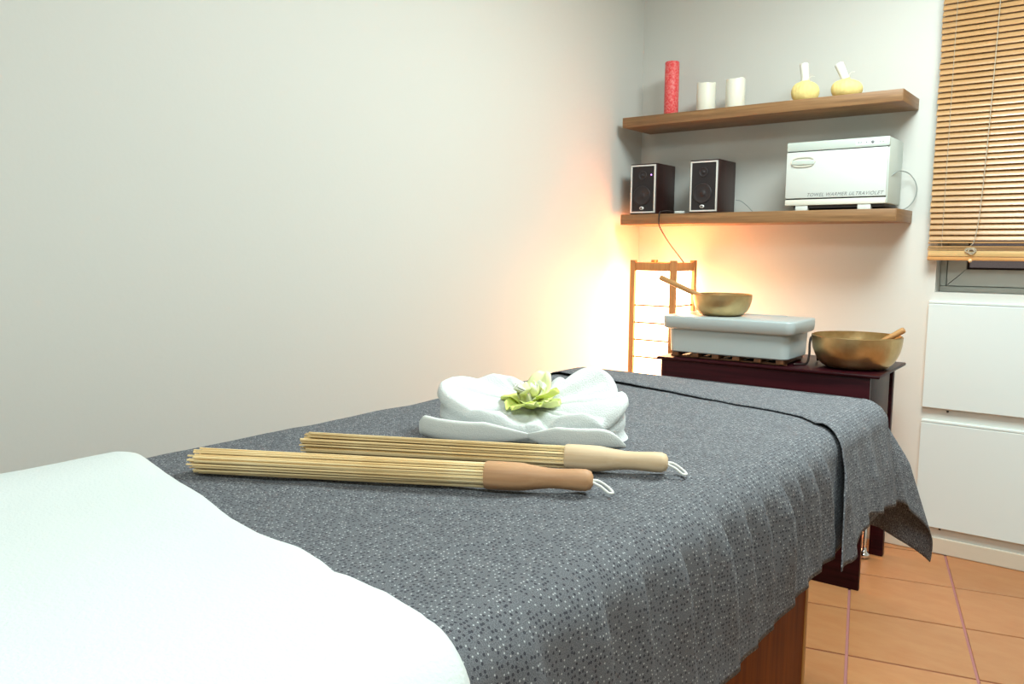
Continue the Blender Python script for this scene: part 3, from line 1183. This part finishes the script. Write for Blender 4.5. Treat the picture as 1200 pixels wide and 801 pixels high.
box('base_side', B(-0.485, -0.463, 0.10, 1.512, 0, 0.63), M['bed_wood'], bed, bev=0.001)
box('edge_strip', B(-0.4855, -0.4615, 1.512, 1.526, 0, 0.63), M['bed_edge'], bed, bev=0.001)
box('base_side', B(-1.300, -1.278, 0.10, 1.52, 0, 0.63), M['bed_wood'], bed, bev=0.001)
box('base_end', B(-1.278, -0.485, 1.49, 1.512, 0, 0.63), M['bed_wood'], bed, bev=0.001)
box('base_end', B(-1.278, -0.485, 0.10, 0.122, 0, 0.63), M['bed_wood'], bed, bev=0.001)
box('top_frame', B(-1.300, -0.465, 0.05, 2.00, 0.63, 0.69), M['bed_wood'], bed, bev=0.004)
box('mattress', B(-1.302, -0.462, 0.04, 2.005, 0.69, 0.789), M['mattress'], bed, bev=0.035, seg=5)

ZT = 0.800
XE = -0.500          # where the right edge starts to bend
YE = 1.985           # where the foot edge starts to bend
RAD = 0.055


def bend(r, flare):
    """arc over the edge then hanging; returns (outward, down)"""
    q = RAD * PI / 2
    if r <= 0:
        return r, 0.0
    if r < q:
        a = r / RAD
        return RAD * math.sin(a), RAD * (1 - math.cos(a))
    d = r - q
    c = math.sqrt(max(0.0, 1 - flare * flare))
    return RAD + flare * d, RAD + c * d


def nz(x, y, z=0.0):
    return noise.noise(Vector((x, y, z)))


FOLDS = [(0.62, 0.024, 0.012, 0.10), (0.74, 0.022, 0.013, 0.12), (0.83, 0.018, 0.012, 0.10), (0.93, 0.024, 0.018, 0.14), (1.00, 0.014, 0.010, 0.10), (1.065, 0.024, 0.018, 0.16),
         (1.145, 0.018, 0.014, 0.12), (1.215, 0.016, 0.014, 0.12), (1.30, 0.024, 0.022, 0.14), (1.375, 0.014, 0.014, 0.12), (1.45, 0.018, 0.016, 0.12), (1.53, 0.018, 0.014, 0.12)]


def fold_out(y, d):
    """outward push of the hanging cloth at height d below the edge"""
    s = 0.0
    k = min(1.0, max(0.0, (d - 0.010) / 0.06)) * (1.0 - 0.60 * min(1.0, max(0.0, (d - 0.12) / 0.12)))
    for yc, wd, am, lean in FOLDS:
        yy = y - yc - lean * (d - 0.1)
        sg = wd * (0.30 if yy > 0 else 1.8)      # sharp on one side
        s += am * math.exp(-(yy / sg) ** 2)
    return s * k


CREASES = [(-0.62, 0.95, 0.9, 0.10, 0.004, 0.010), (-0.56, 1.12, 0.7, 0.07, 0.004, 0.009), (-1.05, 0.80, -0.4, 0.12, 0.003, 0.016), (-0.86, 0.85, 0.2, 0.12, 0.004, 0.012),
           (-0.95, 0.72, 0.35, 0.10, 0.003, 0.012), (-0.72, 0.78, 0.5, 0.12, 0.003, 0.014), (-0.60, 0.72, 1.1, 0.10, 0.004, 0.012), (-0.75, 1.45, 0.15, 0.2, 0.002, 0.02), (-0.68, 1.05, 1.2, 0.06, 0.003, 0.008)]


def top_wave(x, y):
    z = 0.0035 * nz(x * 3.1 + 5, y * 3.1) + 0.0016 * nz(x * 9, y * 8 + 3, 2) + 0.0008 * nz(x * 26, y * 22, 4)
    for cx, cy, ang, ln, am, wd in CREASES:
        dx, dy = x - cx, y - cy
        u = dx * math.cos(ang) + dy * math.sin(ang)
        v = -dx * math.sin(ang) + dy * math.cos(ang)
        z += am * math.exp(-(u / ln) ** 2 - (v / wd) ** 2)
    return z


def near_sheet(u, v):
    # u across (0 = left hem, 1 = right hem), v along the bed
    y = 0.30 + v * (1.93 - 0.30)
    hem = 0.258 + 0.05 * min(0.6, max(0.0, 1.5 - y)) + 0.006 * nz(y * 5, 1.5) + 0.006 * math.sin(y * 7)
    left = 0.20
    flat = XE - (BXL + 0.03)
    tot = left + flat + hem
    s = u * tot
    yy = y
    if s < left:
        o, d = bend(left - s, 0.08)
        x = BXL + 0.03 - o
        z = ZT - d
        x -= 0.006 * nz(y * 12, d * 6)
    elif s < left + flat:
        x = BXL + 0.03 + (s - left)
        z = ZT
    else:
        r = s - left - flat
        o, d = bend(r, 0.12)
        x = XE + o + fold_out(y, d) + 0.003 * nz(y * 18, d * 10, 7)
        z = ZT - d
        yy = y - 0.06 * max(0.0, d - 0.05)
    k = min(1.0, max(0.0, (z - ZT + 0.06) / 0.06))
    z += top_wave(x, y) * k
    return Vector((x, yy, z)), (s, y)


sheet = grid_mesh('printed_cloth', near_sheet, 150, 230, M['print'], thick=0.0015)
tag(sheet, 'long slate-grey printed cloth spread over the massage table under the whisks and towel', 'cloth')

STRIP = [(-1.35, 1.875), (-1.067, 1.833), (-0.899, 1.793), (-0.703, 1.743), (-0.634, 1.728), (-0.547, 1.700), (-0.50, 1.655)]


def foot_sheet(u, v):
    # u: left hem .. right hem ; v: front edge (0) .. foot hem (1)
    left = 0.18
    flat = XE - (BXL + 0.03)
    hem = lerp_list([(0.0, 0.276), (0.10, 0.290), (0.17, 0.276), (0.27, 0.250), (0.45, 0.255), (1.0, 0.295)], v)
    tot = left + flat + hem
    s = u * tot
    fx = BXL + 0.03 + (s - left)            # flat coordinate across
    y0 = lerp_list(STRIP, min(fx, -0.50))
    a = max(0.0, s - left - flat)           # flat distance past the right edge
    y0 -= 0.55 * a                          # the front edge leans towards the head on the hanging side
    y1 = YE + 0.365
    fy = y0 + v * (y1 - y0)
    b = max(0.0, fy - YE)
    lb = max(0.0, left - s)
    uv = (s + 0.37, fy + 0.21)
    rise = 0.0075
    if lb > 0 and b <= 0:
        o, d = bend(lb, 0.08)
        return Vector((BXL + 0.03 - o - 0.004, fy, ZT + rise - d)), uv
    if lb > 0:
        ang = math.atan2(b, lb)
        r = math.hypot(lb, b)
        o, d = bend(r, 0.25)
        return Vector((BXL + 0.03 - o * math.cos(ang), YE + o * math.sin(ang), ZT + rise - d)), uv
    if a <= 0 and b <= 0:
        z = ZT + rise + top_wave(fx, fy) * 0.8 + 0.003 * nz(fx * 4 + 9, fy * 6)
        z += 0.008 * max(0.0, -fx - 0.75)
        # rolled front edge
        e = (fy - y0)
        z -= 0.0025 * math.exp(-e / 0.012)
        return Vector((fx, fy, z)), uv
    ang = math.atan2(b, a)
    r = math.hypot(a, b)
    c2 = math.sin(2 * ang)
    flare = 0.16 + 0.34 * c2 ** 1.2
    o, d = bend(r, min(0.8, flare))
    o -= 0.16 * c2 * max(0.0, d - 0.16)          # the cone closes again towards the tip
    d += 0.12 * c2 * max(0.0, d - 0.16)
    k = min(1.0, max(0.0, (d - 0.02) / 0.12))
    # folds that fan out of the corner
    o += k * (0.012 * math.sin(ang * 9 + 0.6) * (0.25 + c2))
    if b <= 0:
        o += k * (0.010 * math.exp(-((fy - 1.60 - 0.0) / 0.02) ** 2) + 0.014 * math.exp(-((fy - 1.80) / 0.03) ** 2)
                  + 0.009 * math.exp(-((fy - 1.70) / 0.018) ** 2) + 0.010 * math.exp(-((fy - 1.92) / 0.03) ** 2))
        e = fy - y0
        o += 0.010 * k * math.exp(-(e / 0.03) ** 2) + 0.006
    x = XE + o * math.cos(ang)
    y = min(fy, YE) + o * math.sin(ang)
    z = ZT + rise - d
    # hem creeps up a little between the front edge and the corner
    if b <= 0:
        bump = math.exp(-((fy - 1.70) / 0.12) ** 2)
        z += bump * 0.02 * min(1.0, a / 0.235) ** 2
    return Vector((x, y, z)), uv


fs = grid_mesh('printed_cloth', foot_sheet, 150, 90, M['print'], thick=0.0018)
tag(fs, 'second slate-grey printed cloth folded over the foot end, its corner hanging', 'cloth')

# white fleece over the head end
EDGE = [(-1.40, 0.690), (-1.274, 0.664), (-1.147, 0.634), (-1.018, 0.612), (-0.905, 0.584), (-0.827, 0.572), (-0.747, 0.572), (-0.70, 0.562), (-0.663, 0.550), (-0.64, 0.553), (-0.58, 0.550),
        (-0.519, 0.536), (-0.464, 0.513), (-0.427, 0.492), (-0.391, 0.462), (-0.30, 0.40)]


def white_sheet(u, v):
    left = 0.22
    flat = XE - (BXL + 0.03)
    hem = 0.30
    tot = left + flat + hem
    s = u * tot
    fx = BXL + 0.03 + (s - left)
    y1 = lerp_list(EDGE, fx if fx < XE else XE + (fx - XE) * 0.6)
    y0 = 0.02
    y = y0 + (1 - (1 - v) ** 1.6) * (y1 - y0)
    e = (y1 - y)
    h = 0.016 * (1 - math.exp(-(e / 0.014))) + 0.001
    if s < left:
        o, d = bend(left - s, 0.12)
        return Vector((BXL + 0.03 - o - h, y, ZT + h - d)), (s, y)
    if s < left + flat:
        z = ZT + h + top_wave(fx, y) * 0.8 + 0.006 * nz(fx * 2.5 + 3, y * 3 + 8)
        z += 0.012 * math.exp(-((fx + 1.22) / 0.09) ** 2) * min(1.0, e / 0.05)
        return Vector((fx, y, z)), (s, y)
    r = s - left - flat
    o, d = bend(r, 0.15)
    return Vector((XE + o + h + 0.012 * min(1, d / 0.05), y, ZT + h - d + top_wave(fx, y) * 0.5 * max(0, 1 - d / 0.05))), (s, y)


ws = grid_mesh('white_blanket', white_sheet, 130, 90, M['blanket'], thick=0.006)
tag(ws, 'thick white fleece blanket covering the near head end of the massage table', 'blanket')

# ------------------------------------------------------------------ bamboo whisks
splint_me = None


def whisk(tip, end, hlen, rh, handle_mat, label, seed):
    rnd = random.Random(seed)
    tip, end = Vector(tip), Vector(end)
    d = end - tip
    L = d.length
    t = thing('bamboo_whisk', label, 'massage whisk', (end.x, end.y, ZT + 0.0035), math.atan2(d.y, d.x))
    # local +x runs towards the handle end, which lies at the origin
    zc = rh
    x1 = -hlen
    prof = [(0, x1), (rh * 0.93, x1), (rh, x1 + 0.003), (rh * 1.0, x1 + 0.040), (rh * 0.97, x1 + 0.055), (rh * 0.80, x1 + 0.078), (rh * 0.70, x1 + 0.095),
            (rh * 0.70, x1 + 0.110), (rh * 0.76, -0.022), (rh * 0.76, -0.010), (rh * 0.62, -0.003), (rh * 0.34, 0.0), (0, 0.0)]
    bm = bmesh.new()
    lathe(bm, prof, 36)
    for v in bm.verts:
        v.co = Vector((v.co.z, v.co.y, -v.co.x))
    finish('handle', bm, handle_mat, t, smooth=True, loc=(0, 0, zc), angle=60)
    # loop of cord through the end
    bm = bmesh.new()
    lp = [(-0.004, 0.0, 0.0), (0.006, 0.004, -0.001), (0.017, 0.008, -0.008), (0.026, 0.004, -0.014), (0.028, -0.003, -0.0155), (0.022, -0.007, -0.0145), (0.011, -0.004, -0.007), (-0.004, -0.001, -0.001)]
    tube(bm, spline(lp, 5), 0.0019, 7)
    finish('cord_loop', bm, M['white_cord'], t, smooth=True, loc=(0, 0, zc))
    # splints
    n = 84
    Ls = L - hlen + 0.004
    bm = bmesh.new()
    add_box(bm, -0.5, 0.5, -0.0013, 0.0013, -0.0011, 0.0011)
    me = bpy.data.meshes.new('bamboo_splint')
    bm.to_mesh(me)
    bm.free()
    me.materials.append(M['bamboo'])
    for k in range(n):
        rr = math.sqrt((k + 0.5) / n)
        a = k * 2.39996
        y0, z0 = rr * math.cos(a) * rh * 0.84, rr * math.sin(a) * rh * 0.84
        spread = 1.24 + rnd.uniform(-0.10, 0.22)
        y1 = y0 * spread + rnd.uniform(-0.003, 0.003)
        z1 = max(-zc + 0.0022, z0 * 1.02 - 0.001 + rnd.uniform(-0.002, 0.002))
        lk = Ls + rnd.uniform(-0.012, 0.006)
        pa = Vector((x1 + 0.004, y0, zc + z0))
        pb = Vector((x1 - lk, y1, zc + z1))
        dd = pa - pb
        o = bpy.data.objects.new('bamboo_splint', me)
        C.objects.link(o)
        o.parent = t
        o.location = (pa + pb) / 2
        q = dd.to_track_quat('X', 'Z')
        o.rotation_euler = q.to_euler()
        o.scale = (dd.length, rnd.uniform(0.85, 1.15), rnd.uniform(0.85, 1.15))
    return t


whisk((-1.133, 0.671, 0), (-0.597, 0.960, 0), 0.156, 0.0205, M['handle_brown'], 'nearer bamboo whisk with the browner wooden handle lying on the grey cloth', 3)
whisk((-1.095, 0.853, 0), (-0.559, 1.116, 0), 0.160, 0.0205, M['handle_pale'], 'farther bamboo whisk with the paler wooden handle lying beside the folded towel', 5)

# ------------------------------------------------------------------ folded towel and flower
TWR = math.radians(25)
TC = Vector((-0.905, 1.232, ZT + 0.002))
ft = thing('folded_towel', 'white terry towel folded into a bow, lying behind the bamboo whisks', 'towel', TC, TWR)


def lobe(side, pleats, pamp, u_out, v_front, v_back, hts, seed, creases):
    """one wing of the bow, fanning out from the pinched middle"""
    bm = bmesh.new()
    na, nr = 90, 26
    rows = []
    for i in range(na + 1):
        q = i / na                      # 0 front .. 1 back
        a = math.radians(-97 + 192 * q)
        ca, sa = math.cos(a), math.sin(a)
        sc = abs(math.sin(pleats * PI * q + 0.2)) ** 0.8      # scallops at the rim
        vv = v_front if sa < 0 else v_back
        # superellipse outline, nearly a rectangle
        n_ = 3.6
        R = (abs(ca / u_out) ** n_ + abs(sa / vv) ** n_) ** (-1 / n_)
        out = max(0.0, ca) ** 0.4
        R *= 1 - pamp * (1 - sc) * out
        H = lerp_list(hts, q)
        row = []
        for j in range(nr + 1):
            t = j / nr
            ridge = pamp * 0.30 * (sc - 0.6) * out
            if t < 0.68:
                s = t / 0.68
                r = R * s * 0.96
                z = 0.046 * (1 - s) ** 1.3 + H * s ** 0.8
                cz = sum(0.013 * math.exp(-((q - qc) / 0.017) ** 2) for qc in creases) * s * (1.15 - s)
                z += ridge * s ** 1.3 - 3.2 * cz + 0.005 * nz(seed + s * 3, q * 5) * s + 0.003 * nz(seed + s * 7, q * 16, 3) * s
            else:
                s = (t - 0.68) / 0.32
                zt = H + ridge + 0.005 * nz(seed + 3, q * 5) + 0.003 * nz(seed + 7, q * 16, 3)
                if s < 0.4:
                    w_ = s / 0.4
                    r = R * (0.96 + 0.07 * math.sin(w_ * PI / 2))
                    z = zt - 0.018 * (1 - math.cos(w_ * PI / 2))
                else:
                    w_ = (s - 0.4) / 0.6
                    r = R * (1.03 - 0.05 * abs(math.sin(w_ * PI * 2)) * out)
                    z = (zt - 0.018) * (1 - w_)
            row.append(bm.verts.new((side * r * ca, r * sa, max(0.0, z))))
        rows.append(row)
    for a_, b_ in zip(rows, rows[1:]):
        for j in range(nr):
            if j == 0:
                bm.faces.new((a_[0], a_[1], b_[1]))
            else:
                bm.faces.new((a_[j], a_[j + 1], b_[j + 1], b_[j]))
    bmesh.ops.remove_doubles(bm, verts=bm.verts[:], dist=0.0004)
    o = finish('towel_wing', bm, M['towel'], ft, smooth=True)
    return o


lobe(-1, 3, 0.05, 0.176, 0.085, 0.080, [(0, 0.030), (0.12, 0.034), (0.32, 0.062), (0.45, 0.088), (0.7, 0.100), (0.88, 0.074), (1.0, 0.046)], 1.0, (0.30, 0.47, 0.74))
lobe(1, 5, 0.11, 0.178, 0.085, 0.085, [(0, 0.028), (0.12, 0.030), (0.30, 0.045), (0.5, 0.072), (0.66, 0.104), (0.76, 0.110), (0.9, 0.075), (1.0, 0.046)], 5.0, (0.30, 0.50, 0.64, 0.80))


def hem_fold(pts, rz_, ry_, blunt):
    """rolled lip along the front of a wing: a flattened roll, thin at the middle of the bow"""
    P = spline(pts, 10)
    bm = bmesh.new()
    n = len(P)
    seg = 16
    rings = []
    for i, p in enumerate(P):
        u = i / (n - 1)
        tp = min(1.0, 0.25 + 1.9 * u) * ((1.0 - 0.35 * max(0.0, (u - 0.9) / 0.1) ** 2) if blunt else max(0.12, 1 - max(0.0, (u - 0.72) / 0.28) ** 2 * 0.9))
        d = (P[min(i + 1, n - 1)] - P[max(i - 1, 0)]).normalized()
        out = Vector((d.y, -d.x, 0))
        if out.y > 0:
            out = -out
        ring = []
        for k in range(seg):
            a = 2 * PI * k / seg
            # leaf-like section: bulging front, sharp upper edge leaning outwards
            w_ = ry_ * tp * (math.cos(a) * 0.75 + 0.45 * max(0, math.sin(a)) ** 2)
            h_ = rz_ * tp * (1 + math.sin(a))
            ring.append(bm.verts.new(p + out * w_ + Vector((0, 0, h_))))
        rings.append(ring)
    for a, b in zip(rings, rings[1:]):
        for k in range(seg):
            bm.faces.new((a[k], a[(k + 1) % seg], b[(k + 1) % seg], b[k]))
    for r, q in ((rings[0], 0), (rings[-1], 1)):
        c = sum((v.co for v in r), Vector()) / seg
        dd = (P[-2] - P[-1]).normalized() * 0.018 if q else Vector((0, 0, 0))
        cv = bm.verts.new(c + dd)
        for k in range(seg):
            bm.faces.new((r[k], r[(k + 1) % seg], cv))
    return finish('towel_hem', bm, M['towel_side'], ft, smooth=True, angle=70)


hem_fold([(0.012, -0.098, 0.010), (-0.03, -0.108, 0.003), (-0.09, -0.117, 0.0), (-0.145, -0.117, 0.003), (-0.186, -0.108, 0.008)], 0.0205, 0.017, True)
hem_fold([(0.012, -0.098, 0.010), (0.04, -0.106, 0.002), (0.09, -0.110, 0.0), (0.14, -0.100, 0.0), (0.185, -0.078, 0.0)], 0.019, 0.016, False)

# flower: broad curled petals in the middle of the towel
fl = thing('flower_head', 'yellow-green flower lying in the middle of the folded towel', 'flower', (TC.x + 0.004, TC.y - 0.012, TC.z + 0.050), 0.2)


def petal(az, tilt, ln, wd, curl, mat, base=(0, 0, 0)):
    def fn(u, v):
        s = u
        x = ln * s
        half = wd * (math.sin(PI * min(1, 0.12 + 0.80 * s)) ** 0.5)
        t = (v - 0.5) * 2
        y = half * t
        z = curl * ln * s * s + 0.35 * half * t * t + 0.005 * math.sin(t * 6 + az * 3) * s + 0.003 * math.sin(s * 7 + az)
        p = Vector((x, y, z))
        p.rotate(Matrix.Rotation(-tilt, 3, 'Y'))
        p.rotate(Matrix.Rotation(az, 3, 'Z'))
        return p + Vector(base), (u, v)
    return grid_mesh('petal', fn, 10, 10, mat, fl, thick=0.0008)


for k in range(6):
    petal(k * PI / 3 + 0.2, 0.30 + 0.15 * (k % 2), 0.058, 0.027, -0.15, M['petal'])
for k in range(4):
    petal(k * PI / 2 + 0.7, 0.80, 0.046, 0.024, 0.10, M['petal'] if k % 2 else M['petal_white'], (0, 0, 0.006))
petal(1.55, 1.15, 0.066, 0.026, -0.22, M['petal'], (0.006, 0.008, 0.008))
petal(-0.5, 0.95, 0.036, 0.018, 0.3, M['petal_white'], (0.0, 0.0, 0.010))
petal(3.9, 0.75, 0.044, 0.022, 0.2, M['petal_white'], (0.0, 0.0, 0.010))
petal(0.3, 0.75, 0.048, 0.020, -0.3, M['petal'], (0.010, 0.0, 0.010))
